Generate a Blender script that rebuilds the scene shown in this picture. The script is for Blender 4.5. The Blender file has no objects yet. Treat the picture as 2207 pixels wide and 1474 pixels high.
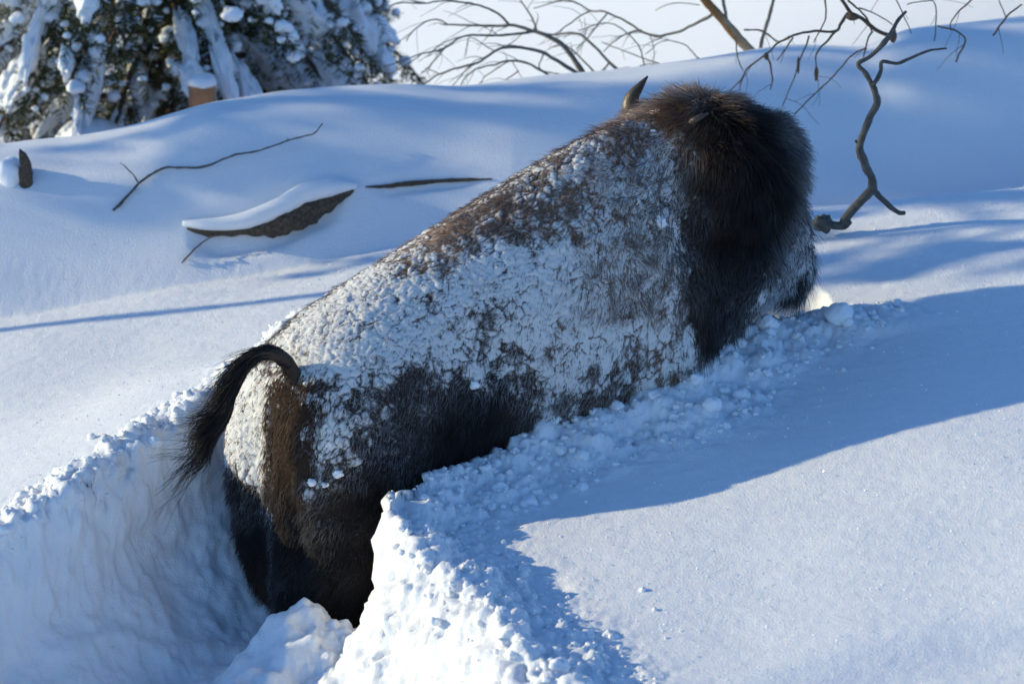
import bpy, math, random
import numpy as np
from mathutils import Vector
from mathutils.bvhtree import BVHTree
rng = np.random.default_rng(7)
random.seed(7)
SC = bpy.context.scene
COL = SC.collection

# ------------------------------------------------------------------ camera, sky, sun, exposure
PITCH = math.radians(18.0); DIST = 15.0; FRAME_W = 3.70
CAM = np.array([0.0, -DIST*math.cos(PITCH), DIST*math.sin(PITCH)])
camd = bpy.data.cameras.new('camera'); cam = bpy.data.objects.new('camera', camd); COL.objects.link(cam)
cam.location = CAM; cam.rotation_euler = (math.pi/2-PITCH, 0, 0)
camd.sensor_width = 36; camd.lens = 36*DIST/FRAME_W; camd.clip_end = 800; camd.clip_start = .1
camd.dof.use_dof = True; camd.dof.focus_distance = 14.6; camd.dof.aperture_fstop = 3.3
SC.camera = cam

SUN_EL = math.radians(15.5); SUN_PHI = math.radians(7.0)      # from the left, a little behind the animal
S = np.array([-math.cos(SUN_PHI)*math.cos(SUN_EL), math.sin(SUN_PHI)*math.cos(SUN_EL), math.sin(SUN_EL)])
world = bpy.data.worlds.new('World'); SC.world = world; world.use_nodes = True
wn = world.node_tree; wn.nodes.clear()
sky = wn.nodes.new('ShaderNodeTexSky'); sky.sky_type = 'NISHITA'; sky.sun_disc = False
sky.sun_elevation = SUN_EL; sky.sun_rotation = math.atan2(S[0], S[1]) 
sky.air_density = 1.0; sky.dust_density = 0.2; sky.ozone_density = 4.0; sky.altitude = 2300
bg = wn.nodes.new('ShaderNodeBackground'); bg.inputs['Strength'].default_value = 0.15
wo = wn.nodes.new('ShaderNodeOutputWorld')
hs = wn.nodes.new('ShaderNodeHueSaturation'); hs.inputs['Saturation'].default_value = 1.05
wn.links.new(sky.outputs[0], hs.inputs['Color']); wn.links.new(hs.outputs[0], bg.inputs[0]); wn.links.new(bg.outputs[0], wo.inputs[0])
sund = bpy.data.lights.new('sun', 'SUN'); sun = bpy.data.objects.new('sun', sund); COL.objects.link(sun)
sund.energy = 2.75; sund.angle = math.radians(.5); sund.color = (1.0, .88, .56)
sun.rotation_euler = Vector(S).to_track_quat('Z', 'Y').to_euler()
SC.view_settings.view_transform = 'Standard'; SC.view_settings.look = 'None'
SC.view_settings.exposure = 0.7; SC.view_settings.gamma = 1.0; SC.view_settings.use_curve_mapping = False
SC.render.engine = 'CYCLES'
SC.cycles.use_denoising = True
try: SC.cycles.denoiser = 'OPENIMAGEDENOISE'
except Exception: pass
SC.cycles.max_bounces = 8; SC.cycles.diffuse_bounces = 4; SC.cycles.sample_clamp_indirect = 6

# ------------------------------------------------------------------ helpers
def px(u, v, Y):
    """World point on the plane y=Y seen at photograph pixel (u, v)."""
    k = FRAME_W/DIST/2207
    a = (u-1103.5)*k; b = (737-v)*k
    d = np.array([a, math.cos(PITCH)+b*math.sin(PITCH), -math.sin(PITCH)+b*math.cos(PITCH)])
    return CAM + d*(Y-CAM[1])/d[1]
def pxray(u, v):
    p = px(u, v, 0); d = p-CAM
    return d/np.linalg.norm(d)

_P = rng.permutation(4096).astype(np.int64)
_G = rng.normal(size=(4096, 3)); _G /= np.linalg.norm(_G, axis=1)[:, None]
_J = rng.random((4096, 4))
def _h(i, j, k):
    return _P[(_P[(_P[i & 4095]+j) & 4095]+k) & 4095]
def noise(p):
    """gradient noise, about -1..1, p (N,3)"""
    p = np.asarray(p, float); i = np.floor(p).astype(np.int64); f = p-i
    w = f*f*f*(f*(f*6-15)+10); out = np.zeros(len(p))
    for a in (0, 1):
        for b in (0, 1):
            for c in (0, 1):
                g = _G[_h(i[:, 0]+a, i[:, 1]+b, i[:, 2]+c)]
                d = f-np.array([a, b, c])
                out += (g*d).sum(1)*(w[:, 0] if a else 1-w[:, 0])*(w[:, 1] if b else 1-w[:, 1])*(w[:, 2] if c else 1-w[:, 2])
    return out*1.6
def fbm(p, octv=3, gain=.5):
    s = 0; a = 1; q = np.asarray(p, float)
    for o in range(octv):
        s = s+a*noise(q+17.3*o); q = q*2.03; a *= gain
    return s
def worley(p):
    """F1, F2 distances and a random value of the nearest cell"""
    p = np.asarray(p, float); i = np.floor(p).astype(np.int64)
    f1 = np.full(len(p), 9.); f2 = np.full(len(p), 9.); r = np.zeros(len(p))
    for a in (-1, 0, 1):
        for b in (-1, 0, 1):
            for c in (-1, 0, 1):
                j = _J[_h(i[:, 0]+a, i[:, 1]+b, i[:, 2]+c)]
                q = i+np.array([a, b, c])+j[:, :3]
                d = np.linalg.norm(p-q, axis=1)
                n = d < f1
                f2 = np.where(n, f1, np.minimum(f2, d)); r = np.where(n, j[:, 3], r); f1 = np.where(n, d, f1)
    return f1, f2, r
def ss(a, b, x):
    t = np.clip((x-a)/(b-a), 0, 1); return t*t*(3-2*t)

def mesh_np(name, verts, faces, mat=None, smooth=True, parent=None, attrs=None):
    verts = np.asarray(verts, np.float32); faces = np.asarray(faces, np.int32)
    me = bpy.data.meshes.new(name); n = faces.shape[1]
    me.vertices.add(len(verts)); me.vertices.foreach_set('co', verts.ravel())
    me.loops.add(faces.size); me.loops.foreach_set('vertex_index', faces.ravel())
    me.polygons.add(len(faces)); me.polygons.foreach_set('loop_start', np.arange(0, faces.size, n, dtype=np.int32))
    me.update(calc_edges=True)
    me.polygons.foreach_set('use_smooth', np.full(len(faces), smooth))
    for k, val in (attrs or {}).items():
        if val.ndim == 1:
            at = me.attributes.new(k, 'FLOAT', 'POINT'); at.data.foreach_set('value', val.astype(np.float32))
        else:
            at = me.attributes.new(k, 'FLOAT_COLOR', 'POINT')
            c4 = np.ones((len(val), 4), np.float32); c4[:, :3] = val; at.data.foreach_set('color', c4.ravel())
    if mat: me.materials.append(mat)
    o = bpy.data.objects.new(name, me); COL.objects.link(o)
    if parent: o.parent = parent
    return o
def tag(o, label=None, cat=None, group=None, kind=None):
    if label: o['label'] = label
    if cat: o['category'] = cat
    if group: o['group'] = group
    if kind: o['kind'] = kind
    return o
def empty(name, loc=(0, 0, 0)):
    o = bpy.data.objects.new(name, None); o.location = loc; COL.objects.link(o); return o
def to_local(v, root):
    return np.asarray(v)-np.array(root.location)

def tube(path, rad, seg=8, rough=.0, nscale=40.):
    """verts, quads of a tapered tube along a path with closed ends"""
    P = np.asarray(path, float); R = np.asarray(rad, float)
    n = len(P); T = np.gradient(P, axis=0); T /= np.linalg.norm(T, axis=1)[:, None]+1e-9
    ref = np.array([.13, .9, .3]) if abs(T[0] @ np.array([.13, .9, .3])) < .9 else np.array([1., 0, 0])
    A = np.cross(T[0], ref); A /= np.linalg.norm(A); V = []
    for i in range(n):
        A = A-T[i]*(A @ T[i]); A /= np.linalg.norm(A)+1e-9; B = np.cross(T[i], A)
        th = np.arange(seg)*2*math.pi/seg
        V.append(P[i]+R[i]*(np.cos(th)[:, None]*A+np.sin(th)[:, None]*B))
    V = np.concatenate(V); F = []
    for i in range(n-1):
        for j in range(seg):
            F.append((i*seg+j, i*seg+(j+1) % seg, (i+1)*seg+(j+1) % seg, (i+1)*seg+j))
    c0 = len(V); V = np.concatenate([V, [P[0]-T[0]*R[0]*.3], [P[-1]+T[-1]*R[-1]*.6]])
    for j in range(seg):
        F.append((c0, (j+1) % seg, j, c0)); F.append((c0+1, (n-1)*seg+j, (n-1)*seg+(j+1) % seg, c0+1))
    if rough:
        C = np.repeat(P, seg, 0); d = V[:-2]-C
        V[:-2] = C+d*(1+rough*fbm(V[:-2]*nscale, 2))[:, None]
    return V, F
def tube_mesh(name, parts, mat, parent=None, smooth=True):
    """parts: list of (verts, quads with possibly doubled index)"""
    me = bpy.data.meshes.new(name); Vs = []; Fs = []; o = 0
    for V, F in parts:
        Vs += [tuple(v) for v in V]
        for f in F:
            f = [a+o for a in f]; g = []
            for a in f:
                if a not in g: g.append(a)
            Fs.append(g)
        o += len(V)
    me.from_pydata(Vs, [], Fs); me.update()
    me.polygons.foreach_set('use_smooth', [smooth]*len(me.polygons))
    if mat: me.materials.append(mat)
    ob = bpy.data.objects.new(name, me); COL.objects.link(ob)
    if parent: ob.parent = parent
    return ob
def spline(pts, n):
    """Catmull-Rom resample of points (N,k) to n samples"""
    P = np.asarray(pts, float); P = np.concatenate([[2*P[0]-P[1]], P, [2*P[-1]-P[-2]]])
    t = np.linspace(0, len(P)-3-1e-6, n); i = t.astype(int); f = (t-i)[:, None]
    a, b, c, d = P[i], P[i+1], P[i+2], P[i+3]
    return .5*((2*b)+(-a+c)*f+(2*a-5*b+4*c-d)*f*f+(-a+3*b-3*c+d)*f*f*f)

_ico = {}
def ico(sub):
    if sub in _ico: return _ico[sub]
    t = (1+5**.5)/2
    V = [(-1, t, 0), (1, t, 0), (-1, -t, 0), (1, -t, 0), (0, -1, t), (0, 1, t), (0, -1, -t), (0, 1, -t), (t, 0, -1), (t, 0, 1), (-t, 0, -1), (-t, 0, 1)]
    V = [np.array(v)/np.linalg.norm(v) for v in V]
    F = [(0, 11, 5), (0, 5, 1), (0, 1, 7), (0, 7, 10), (0, 10, 11), (1, 5, 9), (5, 11, 4), (11, 10, 2), (10, 7, 6), (7, 1, 8), (3, 9, 4), (3, 4, 2), (3, 2, 6), (3, 6, 8), (3, 8, 9), (4, 9, 5), (2, 4, 11), (6, 2, 10), (8, 6, 7), (9, 8, 1)]
    for _ in range(sub):
        m = {}; G = []
        def mid(a, b):
            k = (min(a, b), max(a, b))
            if k not in m:
                v = V[a]+V[b]; V.append(v/np.linalg.norm(v)); m[k] = len(V)-1
            return m[k]
        for a, b, c in F:
            ab, bc, ca = mid(a, b), mid(b, c), mid(c, a)
            G += [(a, ab, ca), (b, bc, ab), (c, ca, bc), (ab, bc, ca)]
        F = G
    _ico[sub] = (np.array(V), np.array(F)); return _ico[sub]
def rot_rand(n):
    q = rng.normal(size=(n, 4)); q /= np.linalg.norm(q, axis=1)[:, None]
    w, x, y, z = q.T
    return np.stack([np.stack([1-2*(y*y+z*z), 2*(x*y-z*w), 2*(x*z+y*w)], -1), np.stack([2*(x*y+z*w), 1-2*(x*x+z*z), 2*(y*z-x*w)], -1), np.stack([2*(x*z-y*w), 2*(y*z+x*w), 1-2*(x*x+y*y)], -1)], 1)

# ------------------------------------------------------------------ materials
def nmat(name):
    m = bpy.data.materials.new(name); m.use_nodes = True; nt = m.node_tree
    b = nt.nodes['Principled BSDF']; return m, nt, b
def N(nt, t, **kw):
    n = nt.nodes.new(t)
    for k, v in kw.items():
        if k in n.inputs.keys(): n.inputs[k].default_value = v
        else: setattr(n, k, v)
    return n
def L(nt, a, b): nt.links.new(a, b)
def setp(b, **kw):
    for k, v in kw.items():
        k = k.replace('_', ' ')
        if k in b.inputs: b.inputs[k].default_value = v

def snow_material(name, col=(.88, .89, .915), bump=.8, scale=110., sss=.35, streak=False):
    m, nt, b = nmat(name)
    setp(b, Roughness=.55, Subsurface_Weight=sss, Subsurface_Scale=.018)
    b.inputs['Subsurface Radius'].default_value = (.6, .8, 1.0)
    b.inputs['Specular IOR Level'].default_value = .3
    tc = N(nt, 'ShaderNodeTexCoord')
    n1 = N(nt, 'ShaderNodeTexNoise', Scale=scale, Detail=4., Roughness=.7)
    n2 = N(nt, 'ShaderNodeTexNoise', Scale=9., Detail=3.)
    n3 = N(nt, 'ShaderNodeTexNoise', Scale=scale*3.1, Detail=2.)
    for n in (n1, n2, n3): L(nt, tc.outputs['Object'], n.inputs['Vector'])
    mix = N(nt, 'ShaderNodeMix', data_type='RGBA')
    mix.inputs['A'].default_value = (col[0]*.965, col[1]*.975, col[2]*.985, 1); mix.inputs['B'].default_value = (*col, 1)
    L(nt, n2.outputs['Fac'], mix.inputs['Factor']); L(nt, mix.outputs['Result'], b.inputs['Base Color'])
    b1 = N(nt, 'ShaderNodeBump', Strength=bump, Distance=.006); b2 = N(nt, 'ShaderNodeBump', Strength=bump, Distance=.0018)
    L(nt, n1.outputs['Fac'], b1.inputs['Height']); L(nt, n3.outputs['Fac'], b2.inputs['Height'])
    L(nt, b1.outputs['Normal'], b2.inputs['Normal']); L(nt, b2.outputs['Normal'], b.inputs['Normal'])
    return m
M_SNOW = snow_material('snow_field')
M_CLOD = snow_material('snow_clods', bump=.35, scale=60.)
M_SOFT = snow_material('soft_snow', bump=.3, scale=40., sss=.5)

def bark_material(name, c1, c2, scale=30., bump=.8, c3=None):
    m, nt, b = nmat(name); setp(b, Roughness=.85)
    tc = N(nt, 'ShaderNodeTexCoord'); mp = N(nt, 'ShaderNodeMapping'); L(nt, tc.outputs['Object'], mp.inputs['Vector'])
    n1 = N(nt, 'ShaderNodeTexNoise', Scale=scale, Detail=6., Roughness=.65); L(nt, mp.outputs[0], n1.inputs['Vector'])
    cr = N(nt, 'ShaderNodeValToRGB'); e = cr.color_ramp.elements
    e[0].position = .3; e[0].color = (*c1, 1); e[1].position = .7; e[1].color = (*c2, 1)
    L(nt, n1.outputs['Fac'], cr.inputs[0]); L(nt, cr.outputs[0], b.inputs['Base Color'])
    bp = N(nt, 'ShaderNodeBump', Strength=bump, Distance=.01); L(nt, n1.outputs['Fac'], bp.inputs['Height']); L(nt, bp.outputs[0], b.inputs['Normal'])
    if c3:
        n2 = N(nt, 'ShaderNodeTexNoise', Scale=5., Detail=3.); L(nt, mp.outputs[0], n2.inputs['Vector'])
        r2 = N(nt, 'ShaderNodeValToRGB'); r2.color_ramp.elements[0].position = .5; r2.color_ramp.elements[1].position = .58
        L(nt, n2.outputs['Fac'], r2.inputs[0])
        mx = N(nt, 'ShaderNodeMix', data_type='RGBA'); mx.inputs['B'].default_value = (*c3, 1)
        L(nt, r2.outputs[0], mx.inputs['Factor']); L(nt, cr.outputs[0], mx.inputs['A']); L(nt, mx.outputs['Result'], b.inputs['Base Color'])
    return m
M_BARKLOG = bark_material('log_bark', (.022, .016, .011), (.15, .11, .072), 75., 1.)
M_TWIG = bark_material('grey_twig', (.10, .088, .07), (.24, .21, .17), 50., .4)
M_TWIGD = bark_material('brown_twig', (.07, .04, .022), (.2, .12, .07), 60., .4)
M_STICK = bark_material('dead_wood', (.055, .055, .05), (.15, .14, .12), 45., 1.)
M_ASPEN = bark_material('leaning_bark', (.20, .15, .09), (.38, .30, .19), 18., .6, (.26, .12, .035))
M_POST = bark_material('cut_wood', (.26, .095, .04), (.52, .24, .11), 12., .8)
M_TRUNK = bark_material('conifer_bark', (.05, .03, .02), (.14, .085, .06), 25.)

def attr_material(name, attr='tint', rough=.7, spec=.2, hair=False):
    m, nt, b = nmat(name); setp(b, Roughness=rough); b.inputs['Specular IOR Level'].default_value = spec
    a = N(nt, 'ShaderNodeAttribute', attribute_name=attr); L(nt, a.outputs['Color'], b.inputs['Base Color'])
    return m
M_HAIR = attr_material('bison_hair', rough=.55, spec=.25)
M_NEEDLE = attr_material('conifer_needles', rough=.6, spec=.3)

# ------------------------------------------------------------------ terrain
def plane(x, y): return -.22+.16*x+.055*y
def ground_px(u, v, dz=0.):
    """pixel -> point on the undisturbed slope raised by dz"""
    d = pxray(u, v)
    t = (-.22+dz-CAM[2]+.16*CAM[0]+.055*CAM[1])/(d[2]-.16*d[0]-.055*d[1])
    return CAM+d*t
NEAR = np.array([ground_px(u, v, h)[:2] for u, v, h in [(1700, 676, .07), (1640, 688, .09), (1560, 712, 0.15), (1505, 757, 0.15), (1440, 817, 0.15), (1370, 834, 0.14), (1300, 847, 0.13), (1250, 882, 0.12), (1170, 914, 0.11), (1090, 964, 0.1), (1000, 1004, 0.1), (940, 1044, 0.1), (880, 1094, 0.1), (824, 1118, 0.1), (905, 1200, 0.1), (1030, 1300, 0.1), (1110, 1390, 0.09), (1170, 1474, 0.09), (1260, 1640, 0.09), (1400, 1900, 0.09)]])
LEFT = np.array([ground_px(u, v, .26)[:2] for u, v in [(-700, 1560), (-300, 1320), (0, 1160), (100, 1100), (200, 1025), (330, 945), (450, 880), (560, 800)]])
HIDE = np.array([(-.75, .12), (-.35, .34), (.1, .62), (.55, .90), (.95, .88), (1.16, .66), (1.20, .40)])
POLY = np.concatenate([LEFT, HIDE, NEAR, [(.6, -7.5), (-4.5, -7.5)]])
def smooth_line(P, n, w):
    d = np.r_[0, np.cumsum(np.linalg.norm(np.diff(P, axis=0), axis=1))]; t = np.linspace(0, d[-1], n)
    Q = np.stack([np.interp(t, d, P[:, k]) for k in (0, 1)], -1); k_ = np.exp(-(np.arange(-3*w, 3*w+1)/w)**2/2); k_ /= k_.sum()
    G = np.stack([np.convolve(np.r_[2*Q[0, k]-Q[3*w:0:-1, k], Q[:, k], 2*Q[-1, k]-Q[-2:-3*w-2:-1, k]], k_, 'valid') for k in (0, 1)], -1); return G
NEAR = smooth_line(NEAR, 90, 1); LEFT = smooth_line(LEFT, 44, 4)
POLY = np.concatenate([LEFT, HIDE, NEAR, [(.6, -7.5), (-4.5, -7.5)]])
def dist_line(x, y, pts):
    best = np.full(x.shape, 1e9)
    for (ax, ay), (bx, by) in zip(pts[:-1], pts[1:]):
        dx, dy = bx-ax, by-ay; t = np.clip(((x-ax)*dx+(y-ay)*dy)/(dx*dx+dy*dy), 0, 1)
        best = np.minimum(best, np.hypot(x-ax-t*dx, y-ay-t*dy))
    return best
def inside(x, y, P):
    c = np.zeros(x.shape, bool); n = len(P)
    for i in range(n):
        ax, ay = P[i]; bx, by = P[(i+1) % n]
        m = ((ay > y) != (by > y)); 
        c ^= m & (x < (bx-ax)*(y-ay)/((by-ay) if by != ay else 1e-9)+ax)
    return c
BERM_Y = lambda x: 2.62+.12*x
crest_px = [(-900, 420), (-300, 360), (0, 335), (150, 318), (300, 287), (450, 237), (600, 214), (850, 201), (1000, 203), (1200, 181), (1400, 161), (1600, 128), (1700, 113), (1800, 113), (1880, 118), (1950, 80), (2030, 72), (2207, 52), (2600, 10), (3200, -40)]
_c = []
for u, v in crest_px:
    y = 2.6
    for _ in range(6):
        p = px(u, v, y); y = BERM_Y(p[0])
    _c.append((p[0], p[2]))
_c = np.array(_c)
_cx = np.linspace(-5, 6, 1101); _cz = np.interp(_cx, _c[:, 0], _c[:, 1]); _k = np.exp(-(np.arange(-30, 31)*.01/.075)**2); _k /= _k.sum()
_cz = np.convolve(np.pad(_cz, 30, mode='edge'), _k, 'valid')
def crest_z(x): return np.interp(x, _cx, _cz)
def base_height(x, y):
    z = plane(x, np.clip(y, -14, 3))
    z = np.where(y < -14, z, z)
    xc = np.clip(x, -30, 30)
    z = z+(.16*(30*np.tanh(xc/14)*.35-xc))*ss(2.2, 7, np.abs(x))      # flatten far to the sides
    p = np.stack([x, y, 0*x], -1)
    z = z+.03*noise(p*.55+3.)+.012*noise(p*1.7+9.)
    # behind the right-hand rise the slope falls away towards the log
    z = z-ss(1.35, 2.25, y)*np.maximum(0, x)*.16*.95-ss(1.35, 2.25, y)*.02
    # shallow drift on the lower right
    z = z-.05*ss(.4, 0, np.hypot((x-1.7)/1.3, (y+3.0)/.7)-.6)
    # snow-loaded log
    yb = BERM_Y(x); yy = y-yb; cz = crest_z(x)
    cz = cz+.012*noise(p*2.2)
    front = np.clip(-yy/.66, 0, 1)
    prof = ss(1.0, .0, front)**.62
    zf = np.minimum(z, -.1+.0*x)
    zb = z+(cz-z)*prof
    back = -1.15-.10*np.clip(y-3.5, 0, 6)+.045*np.clip(y-13, 0, 60)+.42*9*np.tanh(x/9)*ss(5.5, 10, y)+.05*noise(p*.3)
    zk = cz+(back-cz)*ss(0.1, 1.9, yy)
    out = np.where(yy < 0, np.where(front < 1, zb, z), zk)
    # soft foot where the log's snow meets the slope
    return out
def carve(x, y):
    """trench depth (0..1), rim height weight, signed distances"""
    ins = inside(x, y, POLY)
    dn = dist_line(x, y, np.concatenate([HIDE, NEAR])); dl = dist_line(x, y, LEFT)
    return ins, dn, dl
def axis_grid(lo, hi, fine_lo, fine_hi, step, grow=1.12):
    a = list(np.arange(fine_lo, fine_hi+step/2, step)); s = step; v = fine_hi
    while v < hi: s *= grow; v += s; a.append(v)
    s = step; v = fine_lo; b = []
    while v > lo: s *= grow; v -= s; b.append(v)
    return np.array(b[::-1]+a)
gx = axis_grid(-90, 90, -2.15, 2.15, .0068); gy = axis_grid(-20, 140, -3.3, 3.0, .0105, 1.06)
X, Y = np.meshgrid(gx, gy, indexing='ij'); sh = X.shape; X = X.ravel(); Y = Y.ravel()
Z = base_height(X, Y)
near_m = (np.abs(X) < 6) & (Y > -8) & (Y < 3.2)
idx = np.where(near_m)[0]; x, y = X[idx], Y[idx]
ins, dn, dl = carve(x, y)
p3 = np.stack([x, y, 0*x], -1)
wob = .030*noise(p3*5)+.018*noise(p3*14)+.010*noise(p3*31)
sx_ = np.where(near_m.reshape(sh).any(1))[0]; sy_ = np.where(near_m.reshape(sh).any(0))[0]; blk = (len(sx_), len(sy_))
def blur(f, a=9, b=8):
    f = f.reshape(blk)
    for ax, w in ((0, a), (1, b)):
        k = np.exp(-(np.arange(-3*w, 3*w+1)/w)**2/2); k /= k.sum(); pad = [(0, 0), (0, 0)]; pad[ax] = (3*w, 3*w); g = np.pad(f, pad, mode='edge')
        f = sum(k[i]*np.take(g, np.arange(i, i+f.shape[ax]), axis=ax) for i in range(len(k)))
    return f.ravel()
dls = blur(dl); dl = dl+(dls-dl)*ss(.04, .16, dl)
dnw = dn*np.where(ins, 1, -1)+wob; dlw = dl*np.where(ins, 1, -1)+wob*1.2
dli = dl*np.where(ins, 1, -1); dni = dn*np.where(ins, 1, -1)
wn_ = np.clip(.10+.05*noise(p3*3+5), .05, .2)+.30*ss(-1.15, -1.7, y)
pn = ss(0, 1, (dni*.65+dnw*.35)/wn_)*.86+.14*ss(.05, .5, dni)
pl = .26*ss(-.02, .14, dlw)+.74*ss(.0, .48, dli)
dep = np.where(ins | (np.minimum(dn, dl) < .1), np.minimum(pn, pl), 0)*np.where((ins) | (dnw > 0) | (dlw > 0), 1, 0)
floor_d = .43+.05*noise(p3*1.3+2)+.03*noise(p3*3.5)
zz = Z[idx]-floor_d*dep
# mound pushed up behind the hind leg, ridge of loose snow on the trench floor
mp = np.array([-.66, -1.32])
for (mx, my, sx, sy, hh) in [(-.72, -1.22, .21, .19, .22), (-.84, -1.62, .28, .30, .19), (-.45, -2.2, .40, .5, .08), (-1.30, -1.6, .33, .35, .08)]:
    q = ((x-mx)/sx)**2+((y-my)/sy)**2
    zz = zz+hh*np.exp(-q)*dep*(1+.25*noise(p3*9))
# raised rim of thrown snow
along = ss(-1.3, -.4, y)
rim_n = (1-.55*ss(.6, .95, x))*(.115+.05*ss(-.6, .0, y))*np.exp(-(np.maximum(0, -dnw)/(.16+.05*along))**2)*np.exp(-(np.maximum(0, dnw)/.25)**2)*(1+.35*noise(p3*6+4))*ss(3.6, 2.4, np.abs(y+.9)+0*x)
rim_l = .06*np.exp(-(np.maximum(0, -dlw)/.15)**2)*(1+.5*noise(p3*8+4))
rim_l = rim_l*np.exp(-(np.maximum(0, dlw)/.25)**2)
bank = .23*np.exp(-(np.where(dep > .0, 0, dl)/.85)**2)*ss(1.3, .1, y-.3*(x+1.5))*ss(-.2, -.75, x)
zz = zz+bank*ss(.45, .0, dep)
head_side = np.maximum(ss(.42, .16, y-.1*(x-1)), ss(.6, .4, x)*ss(.95, .6, y))     # no pile on the hidden far side
zz = zz+np.maximum(rim_n*head_side, rim_l)*(1-dep)
Z[idx] = zz
# heap in front of the chest and muzzle
for (u, v, r1, r2, hh) in [(1740, 745, .26, .10, .012), (1890, 715, .25, .08, .02), (1600, 800, .30, .22, .03)]:
    g = ground_px(u, v); q = ((X-g[0])/r1)**2+((Y-g[1])/r2)**2
    Z = Z+hh*np.exp(-q*q)*(Y < 1.3)
V = np.stack([X, Y, Z], -1)
# normals of the height field and lumpy displacement along them
Zg = Z.reshape(sh); dzx = np.gradient(Zg, gx, axis=0).ravel(); dzy = np.gradient(Zg, gy, axis=1).ravel()
Nn = np.stack([-dzx, -dzy, np.ones_like(dzx)], -1); Nn /= np.linalg.norm(Nn, axis=1)[:, None]
q = V[idx]; steep = np.hypot(dzx[idx], dzy[idx])
clod = np.exp(-(np.abs(dnw+.10)/.20)**2)*(dn < 1)*head_side
clod = np.maximum(clod, 1.0*np.exp(-(np.abs(dlw+.06)/.14)**2))
wall_lit = np.exp(-(np.maximum(dnw, 0)/.33)**2)*(dnw > 0)*ss(-.6, -1.2, y)
clod = np.maximum(clod, .9*wall_lit)
sel = clod > .04; si = idx[sel]; qs = q[sel]; cs = clod[sel]
f1, f2, r = worley(qs*np.array([13, 13, 13.])+.35*noise(qs*20)[:, None]); g1, g2, r2 = worley(qs*31+5.); h1, h2, r3 = worley(qs*62+9.)
e1, e2, r0_ = worley(qs*6.+.4*noise(qs*9)[:, None]+2)
d = (.050*(np.clip(1-e1*1.1, 0, 1)-.4)*(.3+r0_)*(.45+.55*ss(-.3, -1., qs[:, 1]))+.042*(np.clip(1-f1*1.1, 0, 1)**.8-.40)*(.4+r)+.024*(np.clip(1-g1*1.15, 0, 1)-.35)*(.3+r2)+.010*(np.clip(1-h1, 0, 1)-.3))*np.minimum(cs*1.3, 1)
V[si] += Nn[si]*d[:, None]
# brushed striations in the trench
tr = (dep > .25)
ti = idx[tr]; qt = V[ti]
qr = np.stack([qt[:, 0]*.8+qt[:, 1]*.6, qt[:, 0]*-.6+qt[:, 1]*.8, qt[:, 2]], -1)+.05*noise(qt*4)[:, None]
stri = .0035*noise(qr*np.array([55, 7, 14.]))+.0018*noise(qr*np.array([120, 14, 30.]))+.022*noise(qt*np.array([3.2, 2.6, 3]))+.017*fbm(qt*np.array([9, 9, 9.])+3, 3)
V[ti] += Nn[ti]*stri[:, None]
# faint wind ripple on the open snow
V[:, 2] += .0022*noise(np.stack([X*6+Y*3, Y*16, 0*X], -1))*np.exp(-(np.maximum(np.abs(X)-3, 0))**2)*(Y < 1.8)+.0012*noise(np.stack([X*25, Y*25, 0*X], -1))*(np.abs(X) < 2.6)*(Y < 1.9)+(np.abs(X) < 2.15)*(Y < 1.9)*(Y > -3.3)*(.0006*noise(np.stack([X*42, Y*42, 0*X+5], -1))+.0012*noise(np.stack([X*9+Y*4, Y*22-X*6, 0*X+5], -1)))
nx, ny = sh; GV = V.reshape(nx, ny, 3)
def ground_z(x, y):
    i = np.clip(np.searchsorted(gx, x)-1, 0, nx-2); j = np.clip(np.searchsorted(gy, y)-1, 0, ny-2)
    return GV[i, j, 2]
def surf(u, v, lift=0.):
    d = pxray(u, v); t = 11.
    while t < 60:
        p = CAM+d*t
        if p[2] < ground_z(p[0], p[1]): break
        t += .01
    return CAM+d*(t-.01)-d*lift
def on_surface(pixels, lift=.0):
    return np.array([surf(u, v, lift) for u, v in pixels])
LOG1 = on_surface([(395, 487), (450, 493), (520, 490), (600, 472), (660, 448), (715, 425), (768, 404)])
LOG2 = on_surface([(788, 403), (830, 402), (880, 396), (940, 391), (1010, 388), (1060, 386)])
m_ = (np.abs(X) < 2.2) & (Y > 1) & (Y < 3); xi, yi = X[m_], Y[m_]
for lp, wd, dp in ((LOG1, .080, .055), (LOG2, .035, .02)):
    sl = spline(lp, 40); d_ = dist_line(xi, yi, sl[:, :2]); side = np.sign(yi-np.interp(xi, sl[:, 0], sl[:, 1])); tp = ss(sl[0, 0], sl[0, 0]+.15, xi)*ss(sl[-1, 0], sl[-1, 0]-.15, xi)
    V[m_, 2] += tp*(np.exp(-((side*d_-wd*.95)/(wd*.62))**2)*dp*.25-np.exp(-((side*d_+wd*.25)/(wd*.6))**2)*dp)
I = np.arange(nx*ny).reshape(sh)
F = np.stack([I[:-1, :-1], I[1:, :-1], I[1:, 1:], I[:-1, 1:]], -1).reshape(-1, 4)
ground = mesh_np('snow_ground', V, F, M_SNOW); tag(ground, kind='structure')
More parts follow.
